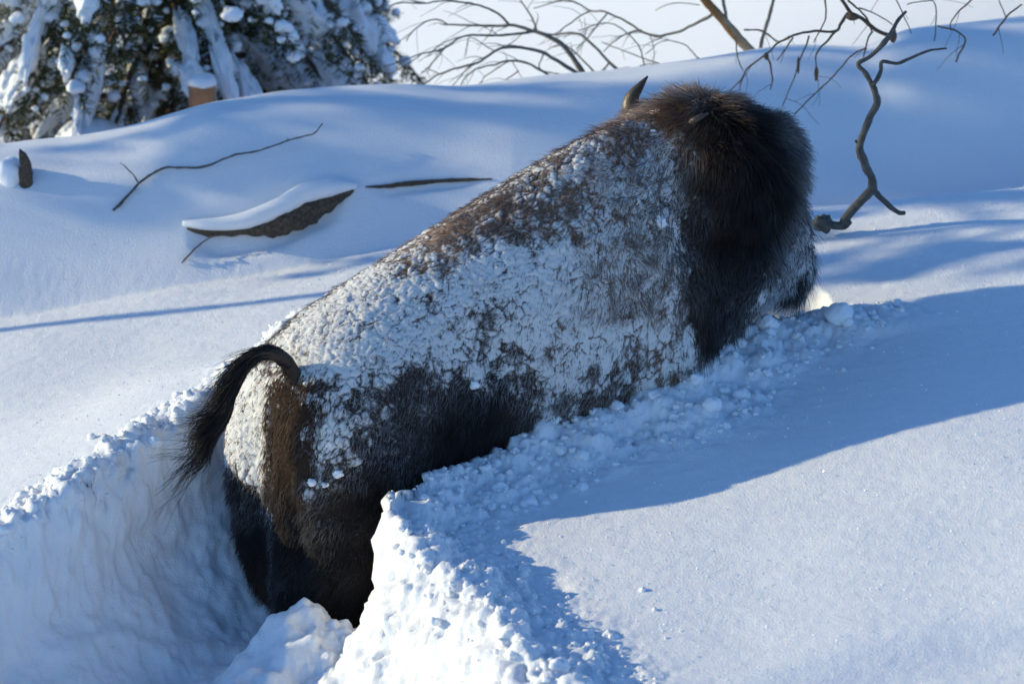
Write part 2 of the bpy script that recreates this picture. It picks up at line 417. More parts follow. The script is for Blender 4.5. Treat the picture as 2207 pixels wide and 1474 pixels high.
# ------------------------------------------------------------------ loose clods, snowballs, crystals
def clod_mesh(name, C, R, sub, mat, squash=.8, amp=.25):
    bv, bf = ico(sub); n = len(C); Rm = rot_rand(n)
    v = np.einsum('nij,kj->nki', Rm, bv); off = rng.random((n, 1, 3))*50
    k = 1+amp*noise(((v*1.3+off).reshape(-1, 3))).reshape(n, -1)+amp*.4*noise(((v*3.1+off).reshape(-1, 3))).reshape(n, -1)
    v = v*k[..., None]*np.asarray(R)[:, None, None]; v[..., 2] *= squash
    v = v+np.asarray(C)[:, None, :]
    f = (bf[None]+(np.arange(n)*len(bv))[:, None, None]).reshape(-1, 3)
    return mesh_np(name, v.reshape(-1, 3), f, mat)
pool = idx[(clod > .25) & (dep < .12) & (np.abs(x) < 2.3) & (y > -3.4)]
wts = 1/(1+0*pool); pick = rng.choice(pool, 1700, replace=False)
rad = .0035+.010*rng.random(1700)**2+.022*rng.random(1700)**14
C = V[pick]+Nn[pick]*(rad*.05)[:, None]
tag(clod_mesh('snow_crumbs', C, rad, 2, M_CLOD, .75, .42), 'crumbs of broken snow along both edges of the trench', 'snow crumbs', kind='stuff')
# scattered single clods outside the rim
out = idx[(~ins) & (dn > .18) & (dn < .55) & (head_side > .5) & (y > -2.6) & (x < 1.9) & (x > -.7)]
pick = rng.choice(out, 60, replace=False); rad = .003+.011*rng.random(60)**4
tag(clod_mesh('snow_pellets', V[pick]+np.array([0, 0, .003]), rad, 2, M_CLOD), 'small snow pellets scattered on the smooth slope below the pushed-up bank', 'snow pellets', kind='stuff')
def snowball(u, v, r, label, sub=3, amp=.12):
    p = surf(u, v); bv, bf = ico(sub)
    k = 1+amp*noise(bv*1.6+p*9)+amp*.4*noise(bv*4+p*3)
    vv = bv*k[:, None]*r*np.array([1, .95, .82])
    o = mesh_np('snowball', vv, bf, M_CLOD); o.location = (p[0], p[1], p[2]+r*.45)
    tag(o, label, 'snowball', 'snowballs thrown up by the bison')
snowball(1808, 690, .052, 'largest loose snowball on the slope just right of the muzzle')
snowball(1826, 700, .022, 'small shaded snowball touching the foot of the largest snowball')
snowball(1225, 812+30, .0, '') if False else None
snowball(197, 945, .016, 'small snowball standing alone left of the trench edge near the tail')
snowball(333, 960, .028, 'rounded snow chunk on the left trench edge under the tail tip')
snowball(1652, 705, .036, 'rounded block of snow on the bank right under the chin', amp=.25)
snowball(1535, 880, .034, 'roundish snow lump low on the shaded bank below the chest')

n = 6500
cxy = np.stack([rng.uniform(-2, 2.1, n), rng.uniform(-3.2, 2.0, n)], -1)
ii, _, _ = carve(cxy[:, 0], cxy[:, 1]); cxy = cxy[~ii]; n = len(cxy)
cp = np.stack([cxy[:, 0], cxy[:, 1], ground_z(cxy[:, 0], cxy[:, 1])+.003], -1)
Rm = rot_rand(n); tri = np.array([[-1, -.6, 0], [1, -.6, 0], [1, .6, 0], [-1, .6, 0]])*.0026
cv = (np.einsum('nij,kj->nki', Rm, tri)*(.4+rng.random((n, 1, 1)))+cp[:, None]).reshape(-1, 3)
mc, nt, b = nmat('ice_crystal'); setp(b, Base_Color=(.86, .88, .92, 1), Roughness=.12); b.inputs['Specular IOR Level'].default_value = 1.0
tag(mesh_np('ice_crystals', cv, np.arange(n*4).reshape(-1, 4), mc, smooth=False), 'tiny glinting ice crystals lying on the open snow', 'ice crystals', kind='stuff')

# ------------------------------------------------------------------ bison
H = math.sqrt(.5)
BFX, BFY = .850, .527
def body_pt(s, l, z): return np.array([-.85+BFX*s*.832+BFY*l, -.80+BFY*s*.832-BFX*l, z+.016+.0874*s])
ST = np.array([  # s, half width, top, bottom, exponent top, exponent bottom
 (0.00, .20, -.04, -.40, 2.0, 2.0), (.03, .28, .07, -.50, 2.0, 2.0), (.09, .345, .155, -.58, 2.1, 2.2), (.18, .375, .225, -.64, 2.1, 2.3), (.34, .385, .300, -.62, 2.0, 2.3),
 (.58, .37, .375, -.52, 1.8, 2.2), (.82, .375, .440, -.46, 1.75, 2.1), (1.06, .395, .505, -.47, 1.7, 2.1), (1.30, .405, .570, -.50, 1.65, 2.1), (1.53, .405, .622, -.52, 1.6, 2.1),
 (1.77, .38, .655, -.52, 1.6, 2.1), (1.97, .36, .640, -.48, 1.7, 2.1), (2.12, .31, .60, -.40, 1.8, 2.0), (2.27, .24, .52, -.30, 2, 2), (2.40, .14, .36, -.15, 2, 2)])
st = spline(ST, 70); M_ = 56
BVerts = []; 
for s, w, zt, zb, et, eb in st:
    zc = zb+(zt-zb)*.48
    for k in range(M_):
        a = 2*math.pi*k/M_; c, s_ = math.cos(a), math.sin(a)
        e = et if s_ > 0 else eb; h = (zt-zc) if s_ > 0 else (zc-zb)
        BVerts.append(body_pt(s, w*np.sign(c)*abs(c)**(2/e), zc+h*np.sign(s_)*abs(s_)**(2/e)))
BF = []
for i in range(69):
    for k in range(M_): BF.append((i*M_+k, i*M_+(k+1) % M_, (i+1)*M_+(k+1) % M_, (i+1)*M_+k))
BF.append(tuple(range(M_-1, -1, -1))); BF.append(tuple(69*M_+k for k in range(M_)))
def ell(c, r, axis=None, sub=3):
    v, f = ico(sub); v = v*np.array(r)
    if axis is not None:                       # rotate local z to axis
        q = Vector(axis).to_track_quat('Z', 'Y').to_matrix(); v = v@np.array(q).T
    return v+np.array(c), f
parts = [(np.array(BVerts), BF)]
def addE(*a, **k): parts.append(ell(*a, **k))
def leg(pts, rr):
    P = spline(pts, 18); R = np.interp(np.linspace(0, 1, 18), np.linspace(0, 1, len(rr)), rr)
    V_, F_ = tube(P, R, 16); parts.append((V_, [tuple(dict.fromkeys(f)) for f in F_]))
# haunches and hind legs
addE(body_pt(.24, .16, -.30), (.23, .23, .42)); addE(body_pt(.22, -.17, -.28), (.22, .22, .40)); addE(body_pt(.26, -.16, -.50), (.235, .21, .26)); addE(body_pt(.24, .15, -.50), (.24, .22, .27))
leg([body_pt(.26, .18, -.3), body_pt(.17, .19, -.60), body_pt(.10, .18, -.86), body_pt(.02, .18, -1.05), body_pt(.05, .18, -1.35)], [.22, .21, .135, .09, .07])
leg([body_pt(.26, -.18, -.3), body_pt(.22, -.17, -.58), body_pt(.22, -.16, -.82), body_pt(.14, -.16, -1.05), body_pt(.2, -.16, -1.35)], [.20, .185, .12, .085, .07])
# shoulders and front legs
for sg in (1, -1):
    addE(body_pt(1.72, sg*.20, -.05), (.23, .23, .42))
    leg([body_pt(1.75, sg*.2, -.3), body_pt(1.85, sg*.2, -.6), body_pt(1.8, sg*.2, -1.0)], [.2, .12, .07])
# neck, skull, muzzle: the head is turned a little to the right
YAW = math.radians(24); HF = np.array([math.cos(YAW), math.sin(YAW), 0]); HL = np.array([-math.sin(YAW), math.cos(YAW), 0])
addE(px(1500, 400, 0.080), (.30, .30, .32)); addE(px(1530, 560, 0.040), (.24, .26, .26)); addE(px(1560, 470, 0.180), (.26, .26, .30))
addE(px(1560, 350, 0.180), (.22, .24, .18)); addE(px(1608, 345, 0.220), (.175, .19, .17)); addE(px(1622, 425, 0.220), (.135, .18, .20))
addE(px(1672, 515, 0.240), (.130, .13, .18)); addE(px(1698, 582, 0.260), (.098, .10, .10)); addE(px(1655, 605, 0.220), (.095, .10, .08)); addE(px(1706, 622, 0.255), (.062, .08, .05))
addE(px(1600, 600, 0.140), (.12, .15, .14))
addE(px(1400, 262, 0.390), (.10, .10, .07))      # root of the far horn
allV = []; allF = []; o_ = 0
for v_, f_ in parts:
    allV.append(v_); allF += [tuple(int(a)+o_ for a in f) for f in f_]; o_ += len(v_)
me = bpy.data.meshes.new('tmp'); me.from_pydata([tuple(a) for a in np.concatenate(allV)], [], allF); me.update()
tmp = bpy.data.objects.new('tmp', me); COL.objects.link(tmp)
md = tmp.modifiers.new('r', 'REMESH'); md.mode = 'VOXEL'; md.voxel_size = .0125
md = tmp.modifiers.new('s', 'SMOOTH'); md.factor = .6; md.iterations = 16
md = tmp.modifiers.new('d', 'SUBSURF'); md.levels = 1; md.render_levels = 1
dg = bpy.context.evaluated_depsgraph_get(); ev = tmp.evaluated_get(dg); em = ev.to_mesh()
nv = len(em.vertices); bv = np.empty(nv*3, np.float32); em.vertices.foreach_get('co', bv); bv = bv.reshape(-1, 3).astype(float)
bn = np.empty(nv*3, np.float32); em.vertices.foreach_get('normal', bn); bn = bn.reshape(-1, 3).astype(float)
npoly = len(em.polygons); bl = np.empty(len(em.loops), np.int32); em.loops.foreach_get('vertex_index', bl); bf = bl.reshape(-1, 4)
ev.to_mesh_clear(); bpy.data.objects.remove(tmp)
print('bison verts', nv)
# drop what lies deep under the snow
tree = BVHTree.FromPolygons([tuple(a) for a in bv[::1]], [tuple(int(i) for i in f) for f in bf])
def hit(u, v):
    d = pxray(u, v); r = tree.ray_cast(Vector(CAM), Vector(d))
    return np.array(r[0]) if r[0] is not None else None
# broad fold shapes: hip, ribs-shoulder crease, buttock cleft
def crease(a, b, r, depth):
    global bv
    A, B = hit(*a), hit(*b)
    if A is None or B is None: return
    t = np.clip(((bv-A)@(B-A))/((B-A)@(B-A)), 0, 1); dd = np.linalg.norm(bv-(A+t[:, None]*(B-A)), axis=1)
    bv = bv-bn*(depth*np.exp(-(dd/r)**2))[:, None]
crease((612, 1010), (640, 1200), .05, .045)
crease((590, 860), (588, 1040), .016, .018); crease((628, 880), (640, 1030), .018, .018); crease((655, 900), (672, 1030), .03, .02)
crease((860, 900), (760, 1110), .09, .02)
crease((1180, 870), (1050, 760), .12, .025)
crease((1640, 462), (1738, 440), .045, .035); crease((1700, 505), (1706, 500), .022, .014); crease((1668, 648), (1728, 612), .014, .012)
crease((1505, 420), (1490, 700), .07, .03)
# snow coverage anchors picked on the hide: (u, v, snow, reach, kind) and hide colours
COV = [(960, 900, .18, .07), (850, 960, .35, .07), (860, 1040, .15, .06), (760, 900, .45, .06), (700, 700, .93, .10), (790, 640, .92, .09), (650, 790, .9, .08), (860, 560, .75, .08), (530, 930, .95, .10), (520, 880, .95, .08), (545, 1000, .9, .06), (520, 1080, .22, .07),
       (560, 1180, .08, .1), (640, 1230, .06, .1), (740, 1250, .04, .12), (700, 1120, .28, .08), (790, 1080, .10, .1), (700, 1030, .62, .07), (680, 900, .80, .07), (740, 980, .60, .07), (800, 930, .52, .08),
       (610, 930, .0, .05), (605, 1020, .0, .05), (600, 1100, .0, .05), (640, 1010, .1, .05), (880, 1000, .22, .1), (900, 930, .30, .08), (1000, 950, .04, .1), (1080, 900, .05, .08), (1130, 900, .15, .05), (980, 880, .22, .08), (880, 840, .34, .08),
       (950, 850, .28, .08), (800, 860, .50, .08), (780, 790, .85, .1), (880, 740, .86, .1), (960, 780, .72, .08), (900, 640, .86, .08), (940, 570, .60, .07), (1050, 460, .50, .09), (1110, 490, .50, .07), (1000, 500, .52, .07),
       (1000, 610, .85, .1), (1100, 590, .93, .09), (1150, 660, .90, .1), (1090, 700, .60, .09), (1040, 780, .66, .08), (1100, 820, .62, .08), (1170, 860, .62, .08), (1200, 800, .80, .08), (1220, 680, .95, .1), (1240, 600, .90, .1), (1200, 500, .58, .08), (1150, 400, .66, .07),
       (1180, 330, .82, .06), (1250, 290, .80, .06), (1080, 390, .70, .05), (960, 470, .66, .05), (1300, 330, .66, .08), (1350, 400, .82, .08), (1300, 480, .80, .08), (1380, 270, .55, .06), (1430, 310, .80, .06), (1450, 250, .05, .05),
       (1480, 330, .5, .05), (1430, 420, .86, .07), (1420, 500, .95, .08), (1450, 560, .93, .08), (1350, 600, .84, .1), (1400, 680, .80, .1), (1450, 750, .66, .08), (1300, 720, .82, .1), (1330, 800, .66, .07), (1260, 850, .5, .07), (1420, 790, .66, .06), (1500, 480, .25, .06),
       (1500, 620, .35, .06), (1530, 700, .12, .06), (1530, 380, .10, .06), (1530, 300, .03, .06), (1600, 300, .0, .1), (1650, 380, .0, .08), (1600, 480, .02, .1), (1580, 580, .10, .07), (1640, 560, .22, .06), (1680, 605, .95, .06), (1712, 570, .95, .06), (1690, 545, .75, .04), (1704, 515, .0, .025), (1730, 540, .8, .03), (1720, 480, .55, .03), (1640, 590, .55, .05), (1728, 612, .25, .025), (1655, 550, .55, .06), (1700, 640, .35, .03),
       (1650, 640, .8, .05), (1600, 630, .35, .06), (1550, 640, .2, .06)]
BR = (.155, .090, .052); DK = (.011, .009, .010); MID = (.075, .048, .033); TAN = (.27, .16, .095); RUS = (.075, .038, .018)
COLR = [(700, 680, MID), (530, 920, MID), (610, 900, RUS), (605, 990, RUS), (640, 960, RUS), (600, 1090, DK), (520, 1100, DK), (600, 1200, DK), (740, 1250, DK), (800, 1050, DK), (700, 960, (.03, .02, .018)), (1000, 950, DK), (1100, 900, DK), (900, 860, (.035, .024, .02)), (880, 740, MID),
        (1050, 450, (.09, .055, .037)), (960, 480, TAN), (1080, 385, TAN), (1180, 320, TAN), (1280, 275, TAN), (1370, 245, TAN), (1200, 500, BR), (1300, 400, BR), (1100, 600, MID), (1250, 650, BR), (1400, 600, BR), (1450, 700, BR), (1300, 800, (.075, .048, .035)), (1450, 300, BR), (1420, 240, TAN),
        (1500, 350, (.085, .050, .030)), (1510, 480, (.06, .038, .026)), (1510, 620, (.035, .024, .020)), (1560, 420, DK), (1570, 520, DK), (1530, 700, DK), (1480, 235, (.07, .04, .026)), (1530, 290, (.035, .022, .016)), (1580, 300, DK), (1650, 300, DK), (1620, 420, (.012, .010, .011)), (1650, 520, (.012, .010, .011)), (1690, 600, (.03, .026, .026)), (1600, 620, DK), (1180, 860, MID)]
def rbf(anchors, p, default, reach_mul=1.):
    num = np.tile(np.atleast_1d(default).astype(float)*.02, (len(p), 1)); den = np.full(len(p), .02)
    for a in anchors:
        h_ = hit(a[0], a[1])
        if h_ is None: continue
        val = np.atleast_1d(np.array(a[2], float)); r_ = (a[3] if len(a) > 3 else .13)*reach_mul
        d2 = ((p-h_)**2).sum(1); w_ = np.exp(-d2/(2*r_*r_))+.02/(1+d2/(r_*r_*4))**2
        num += w_[:, None]*val; den += w_
    return num/den[:, None]
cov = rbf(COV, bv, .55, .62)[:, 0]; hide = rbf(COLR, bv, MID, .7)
cov = cov+.16*noise(bv*7)+.10*noise(bv*17+3)
warp = np.stack([noise(bv*9+1), noise(bv*9+7), noise(bv*9+13)], -1)*.016+np.stack([noise(bv*40+1), noise(bv*40+7), noise(bv*40+13)], -1)*.003
pw = bv+warp
fwd = ss(.1, .55, bv[:, 0])                       # clods hang in longer strings over the shoulder
lat = pw.copy(); lat[:, 2] *= (.85-.30*fwd)
f1, f2, r1 = worley(lat*25.); g1, g2, q1 = worley(pw*58.+3)
edge = f2-f1; edge2 = g2-g1
cov = cov-.55*ss(-.50, -.80, bv[:, 2])
thr = np.clip((cov-.08)/.85, 0, 1)
m1, m2, m3 = worley(lat*13.+7)
open_ = np.clip(.55+.9*noise(bv*11+31), 0, 1)                     # cracks open and close along their length
crack = (1-ss(.0, .07+.22*(1-thr), edge))*np.clip(open_+.5*(1-thr), 0, 1)
crack = np.maximum(crack, (1-ss(0, .04+.05*(1-thr), m2-m1))*np.clip(.45+noise(bv*8+3), 0, 1))
crack = np.maximum(crack, (1-ss(0, .14, edge2))*.35*np.clip(.5+noise(bv*15+3), 0, 1))
fine = noise(np.stack([bv[:, 0], bv[:, 1], bv[:, 2]*.6], -1)*55)*.6+noise(np.stack([bv[:, 0], bv[:, 1], bv[:, 2]*.55], -1)*105+9)*.5
med = fbm(np.stack([bv[:, 0], bv[:, 1], bv[:, 2]*.7], -1)*16+4, 3)
field = .08+thr*1.0+.36*fine+.34*med+.34*(r1-.5)+.12*(q1-.5)-crack*(.98-.16*thr)
plates = ss(.34, .98, field)
snow = np.clip(thr*(.42+.30*fine+.22*med)*(1-.55*crack)+plates*(.25+.60*thr)*ss(.08, .35, thr), 0, 1)*ss(.0, .10, thr)
big = plates*ss(0, .2, edge); small = plates
powder = np.clip(thr*1.15-.02, 0, 1)
h = .0042*np.sqrt(np.clip(edge*1.7, 0, 1))*big*(.35+.65*r1)*(.45+.55*thr)+.010*np.clip(m2-m1, 0, .5)*big+.003*np.sqrt(np.clip(edge2, 0, 1))*small
h = h+.0022*fbm(bv*90, 2)*(.4+snow)+.006*noise(bv*22)*(1-snow)
bv0 = bv.copy()
bv = bv+bn*h[:, None]
# body material
M_BODY, nt, b = nmat('bison_hide'); setp(b, Roughness=.8, Subsurface_Weight=.15, Subsurface_Scale=.01); b.inputs['Specular IOR Level'].default_value = .15
aS = N(nt, 'ShaderNodeAttribute', attribute_name='snow'); aP = N(nt, 'ShaderNodeAttribute', attribute_name='powder'); aH = N(nt, 'ShaderNodeAttribute', attribute_name='tint')
tc = N(nt, 'ShaderNodeTexCoord')
nf = N(nt, 'ShaderNodeTexNoise', Scale=190., Detail=4., Roughness=.75); L(nt, tc.outputs['Object'], nf.inputs['Vector'])
ng = N(nt, 'ShaderNodeTexNoise', Scale=420., Detail=2.); L(nt, tc.outputs['Object'], ng.inputs['Vector'])
def math_(op, a, b_=None, clamp=False):
    n = N(nt, 'ShaderNodeMath', operation=op, use_clamp=clamp)
    for i_, v_ in enumerate((a, b_)):
        if v_ is None: continue
        if isinstance(v_, (int, float)): n.inputs[i_].default_value = v_
        else: L(nt, v_, n.inputs[i_])
    return n.outputs[0]
fr = math_('MULTIPLY', math_('SUBTRACT', nf.outputs['Fac'], .56), 6., True)          # powder caught on hairs
frost = math_('MULTIPLY', fr, aP.outputs['Fac'], True)
brk = math_('MULTIPLY', math_('SUBTRACT', nf.outputs['Fac'], .5), 1.5)
sn = math_('ADD', aS.outputs['Fac'], brk); sn = math_('MULTIPLY', math_('SUBTRACT', sn, .16), 1.55, True)
tot = math_('MAXIMUM', sn, math_('MULTIPLY', frost, .75))
mx = N(nt, 'ShaderNodeMix', data_type='RGBA'); mx.inputs['B'].default_value = (.70, .69, .68, 1)
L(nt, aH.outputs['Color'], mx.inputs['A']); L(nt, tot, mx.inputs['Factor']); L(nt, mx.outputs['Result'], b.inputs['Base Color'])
bp = N(nt, 'ShaderNodeBump', Strength=.6, Distance=.005); L(nt, nf.outputs['Fac'], bp.inputs['Height'])
bp2 = N(nt, 'ShaderNodeBump', Strength=.35, Distance=.002); L(nt, ng.outputs['Fac'], bp2.inputs['Height']); L(nt, bp.outputs[0], bp2.inputs['Normal']); L(nt, bp2.outputs[0], b.inputs['Normal'])

ROOT = np.array([.0, .1, -.55])
bison = empty('bison', ROOT); tag(bison, 'snow-crusted brown bison ploughing uphill through deep snow with raised tail', 'bison')
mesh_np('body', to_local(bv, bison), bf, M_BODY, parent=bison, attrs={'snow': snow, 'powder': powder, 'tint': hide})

def curves(name, pts, rad, colr, parent=bison, mat=M_HAIR):
    """pts (n,k,3) rad (n,k) colr (n,k,3)"""
    n, k = pts.shape[:2]; cu = bpy.data.hair_curves.new(name); cu.add_curves([k]*n)
    cu.attributes['position'].data.foreach_set('vector', (pts-np.array(parent.location)).astype(np.float32).ravel())
    ra = cu.attributes.get('radius') or cu.attributes.new('radius', 'FLOAT', 'POINT'); ra.data.foreach_set('value', rad.astype(np.float32).ravel())
    c4 = np.ones((n*k, 4), np.float32); c4[:, :3] = colr.reshape(-1, 3)
    ca = cu.attributes.new('tint', 'FLOAT_COLOR', 'POINT'); ca.data.foreach_set('color', c4.ravel())
    cu.materials.append(mat); o = bpy.data.objects.new(name, cu); COL.objects.link(o); o.parent = parent; return o
# region weights
headc = px(1605, 350, 0.220)
hd = np.linalg.norm((bv0-headc)/np.array([1, 1, 1.15]), axis=1)
is_head = hide.mean(1)
vis = bv0[:, 2] > ground_z(bv0[:, 0], bv0[:, 1])-.35
w_head = ss(.42, .27, hd)
muz = px(1688, 570, 0.240); w_muz = ss(.30, .245, np.linalg.norm((bv0-muz)/np.array([1, 1, 1.15]), axis=1))
peri = hit(608, 960); w_peri = ss(.16, .08, np.abs((bv0-peri)@np.array([BFY, -BFX, 0]))+.0)*ss(.30, .2, np.linalg.norm(bv0-peri, axis=1)) if peri is not None else 0*hd
down = np.array([0, 0, -1.]); back = np.array([-BFX, -BFY, 0])
def grow(name, n, weight, length, lvar, lift, flow, curl, r0, colfn, k=6):
    w_ = weight*vis; w_ = w_/w_.sum(); i_ = rng.choice(len(bv0), n, p=w_)
    nn = bn[i_]; p0 = bv[i_]+rng.normal(size=(n, 3))*.003-nn*.002
    fl = flow(i_); fl = fl-nn*(fl*nn).sum(1)[:, None]; fl /= np.linalg.norm(fl, axis=1)[:, None]+1e-6
    Lh = (length(i_) if callable(length) else length)*(1-lvar+2*lvar*rng.random(n))
    cl = np.stack([noise(p0*14+1), noise(p0*14+21), noise(p0*14+41)], -1)    # locks share a bend
    d0 = nn*lift+fl*(1-lift)+cl*curl+rng.normal(size=(n, 3))*.18
    d0 /= np.linalg.norm(d0, axis=1)[:, None]
    t = np.linspace(0, 1, k)[None, :, None]
    g_ = (fl*.5+down*.45+cl*curl*.8)[:, None, :]
    P_ = p0[:, None]+(d0[:, None]*t+g_*t*t*.6)*Lh[:, None, None]
    P_ += rng.normal(size=(n, 1, 3))*.0
    R_ = r0*(1-.85*t[..., 0])*(.7+.6*rng.random((n, 1)))
    return curves(name, P_, R_, colfn(i_, t, k))
def ctint(base, i_, t, k, frost, tipl=1.3):
    c = base[i_][:, None, :]*(.75+.5*rng.random((len(i_), 1, 1)))*(1+(tipl-1)*t)
    f_ = (frost(i_)[:, None, None]*(rng.random((len(i_), 1, 1)) < .8))*ss(.15, .8, t)
    return c*(1-f_)+np.array([.74, .76, .80])*f_
flow_body = lambda i_: back*.6+down*.8+0*bv0[i_]
bodyw = (1-w_head)*(1-.8*w_peri)
# undercoat showing in the cracks and dark bare zones
grow('coat', 95000, bodyw*(1-.75*w_muz)*(.10+(1-snow)**1.3), lambda i_: .013+.014*(1-thr[i_]), .5, .40, flow_body, .45, .0011, lambda i_, t, k: ctint(hide, i_, t, k, lambda j: np.clip(powder[j]*.72-.02, 0, 1), 1.25))
# frosted guard hairs over the snow crust
grow('guard_hair', 12000, bodyw*(.15+.4*snow), .017, .5, .5, flow_body, .5, .0008, lambda i_, t, k: ctint(hide*.9, i_, t, k, lambda j: powder[j]*.75, 1.3))
# long brown cape along hump and neck
capew = ss(.10, .5, bv0[:, 0])*ss(.05, .35, bn[:, 2]+.25)*(1-w_head)*(bv0[:, 2] > .25)+.8*ss(.45, .55, bv0[:, 0])*(1-w_head)*(1-ss(.3, .7, cov))
grow('cape', 15000, capew, .045, .5, .45, flow_body, .6, .0010, lambda i_, t, k: ctint(hide*1.15, i_, t, k, lambda j: powder[j]*.3, 1.35))
# head mop
flow_head = lambda i_: HF*.15+down*.9-HF*.35+0*bv0[i_]
print('muzzle hits', hit(1715, 560), hit(1725, 600), hit(1690,530), w_muz.sum())
grow('mane', 42000, w_head*(1-w_muz), lambda i_: .060-.030*ss(.45, .1, bv0[i_, 2]), .5, .60, flow_head, .75, .0013, lambda i_, t, k: ctint(hide, i_, t, k, lambda j: .12*(noise(bv0[j]*60) > .62)+np.clip(powder[j]-.1, 0, 1)*.5, 1.25), 7)
grow('beard', 9000, w_muz*.6+.6*ss(.16, .08, np.linalg.norm(bv0-px(1640, 620, 0.180), axis=1)), .024, .5, .30, flow_head, .5, .0009, lambda i_, t, k: ctint(hide, i_, t, k, lambda j: powder[j]*.95, 1.3))
grow('rump_hair', 6000, w_peri*(bv0[:, 2] > -.6), .030, .5, .2, lambda i_: down+0*bv0[i_], .25, .0012, lambda i_, t, k: ctint(hide, i_, t, k, lambda j: 0*powder[j], 1.3))

# horns
M_HORN, nt, b = nmat('horn'); setp(b, Roughness=.42)
tc = N(nt, 'ShaderNodeTexCoord'); sx = N(nt, 'ShaderNodeSeparateXYZ'); L(nt, tc.outputs['Generated'], sx.inputs[0])
nz = N(nt, 'ShaderNodeTexNoise', Scale=14., Detail=4.); L(nt, tc.outputs['Generated'], nz.inputs['Vector'])
ad = N(nt, 'ShaderNodeMath', operation='MULTIPLY_ADD'); ad.inputs[1].default_value = .4; L(nt, nz.outputs['Fac'], ad.inputs[0]); L(nt, sx.outputs['Z'], ad.inputs[2])
cr = N(nt, 'ShaderNodeValToRGB'); e = cr.color_ramp.elements; e[0].position = .3; e[0].color = (.22, .15, .07, 1); e[1].position = 1.15 if False else 1.0; e[1].color = (.05, .035, .025, 1)
L(nt, ad.outputs[0], cr.inputs[0]); L(nt, cr.outputs[0], b.inputs['Base Color'])
bpn = N(nt, 'ShaderNodeBump', Strength=.4, Distance=.004); L(nt, nz.outputs['Fac'], bpn.inputs['Height']); L(nt, bpn.outputs[0], b.inputs['Normal'])
def horn(pix, ys, rr):
    P_ = spline(np.array([px(u, v, y_) for (u, v), y_ in zip(pix, ys)]), 22); R_ = np.interp(np.linspace(0, 1, 22), np.linspace(0, 1, len(rr)), rr)
    v_, f_ = tube(P_, R_, 14, .04, 60); o = tube_mesh('horn', [(to_local(v_, bison), f_)], M_HORN, bison); return o
horn([(1392, 275), (1362, 240), (1362, 212), (1378, 188), (1396, 165)], [.39, .41, .42, .425, .43], [.040, .036, .027, .016, .003])
horn([(1510, 300), (1490, 278), (1494, 264), (1508, 254), (1528, 244)], [.02, -.04, -.08, -.09, -.08], [.022, .022, .018, .012, .003])
# ear, eye, nostril (near side of the head, mostly inside the mop)
M_EYE, nt, b = nmat('eye'); setp(b, Base_Color=(.012, .008, .006, 1), Roughness=.08)
eh = hit(1706, 518)
if eh is not None:
    v_, f_ = ico(3); mesh_np('eye', to_local(v_*.019+eh, bison), f_, M_EYE, parent=bison)
nh = hit(1738, 588)
if nh is not None:
    v_, f_ = ico(2); mesh_np('nostril', to_local(v_*np.array([.010, .010, .014])+nh, bison), f_, M_EYE, parent=bison)
M_EAR = attr_material('ear_skin'); 
er = spline(np.array([px(1545, 345, -0.060), px(1535, 370, -0.120), px(1528, 405, -0.150), px(1526, 430, -0.150)]), 12)
v_, f_ = tube(er, np.interp(np.linspace(0, 1, 12), [0, .4, .8, 1], [.02, .034, .02, .003]), 12); ear = tube_mesh('ear', [(to_local(v_, bison), f_)], None, bison)
me_, nt, b = nmat('ear_hide'); setp(b, Base_Color=(.05, .03, .02, 1), Roughness=.9); ear.data.materials.append(me_)

# tail: fleshy stem arching up and left, black tassel
tb = hit(630, 800); yb_ = tb[1] if tb is not None else -.75
tpx = [(636, 850), (632, 810), (610, 772), (575, 760), (540, 775), (515, 815), (497, 860)]
tail_pts = spline(np.array([px(u, v, yb_-.01-.018*i_) for i_, (u, v) in enumerate(tpx)]), 26)
tr_ = np.interp(np.linspace(0, 1, 26), [0, .3, .7, 1], [.034, .025, .015, .005])
v_, f_ = tube(tail_pts, tr_, 12, .08, 40); tail = tube_mesh('tail', [(to_local(v_, bison), f_)], me_, bison)
n = 4200; ti_ = rng.random(n)**.75*25; i0 = ti_.astype(int).clip(0, 24); fr_ = ti_-i0
c0 = tail_pts[i0]*(1-fr_[:, None])+tail_pts[i0+1]*fr_[:, None]
tg = tail_pts[i0+1]-tail_pts[i0]; tg /= np.linalg.norm(tg, axis=1)[:, None]
rd = rng.normal(size=(n, 3)); rd /= np.linalg.norm(rd, axis=1)[:, None]
c0 = c0+rd*(tr_[i0]*.9)[:, None]
u_ = ti_/25; Lh = (.045+.33*ss(.25, .95, u_))*(.35+.75*rng.random(n))
k = 10; t = np.linspace(0, 1, k)[None, :, None]
lock = np.floor(rng.random(n)*22).astype(int); ld = rng.normal(size=(22, 3))*np.array([.62, .35, .42])
lf_ = rng.uniform(.6, 1.2, 22); Lh = Lh*lf_[lock]
sweep = np.array([-.62, -.10, -.78])[None]
d_ = tg[:, None]*1.0*(1-t)+(rd[:, None]*.30)*(1-2.1*t)+(sweep[:, None]+ld[lock][:, None]*.85*t)*t*1.0
P_ = c0[:, None]+np.cumsum(d_*Lh[:, None, None]/k, axis=1)-d_[:, :1]*Lh[:, None, None]/k
P_ += (np.stack([noise((P_.reshape(-1, 3))*9+a) for a in (1, 30, 60)], -1).reshape(P_.shape))*.030*t
R_ = .0013*(1-.8*t[..., 0])*(.6+.8*rng.random((n, 1)))
cc = np.where((rng.random((n, 1, 1)) < .07), np.array([.07, .042, .026]), np.array([.007, .006, .007]))*(.7+.6*rng.random((n, 1, 1)))+0*t
curves('tail_hair', P_, R_, cc+np.zeros((n, k, 3)))

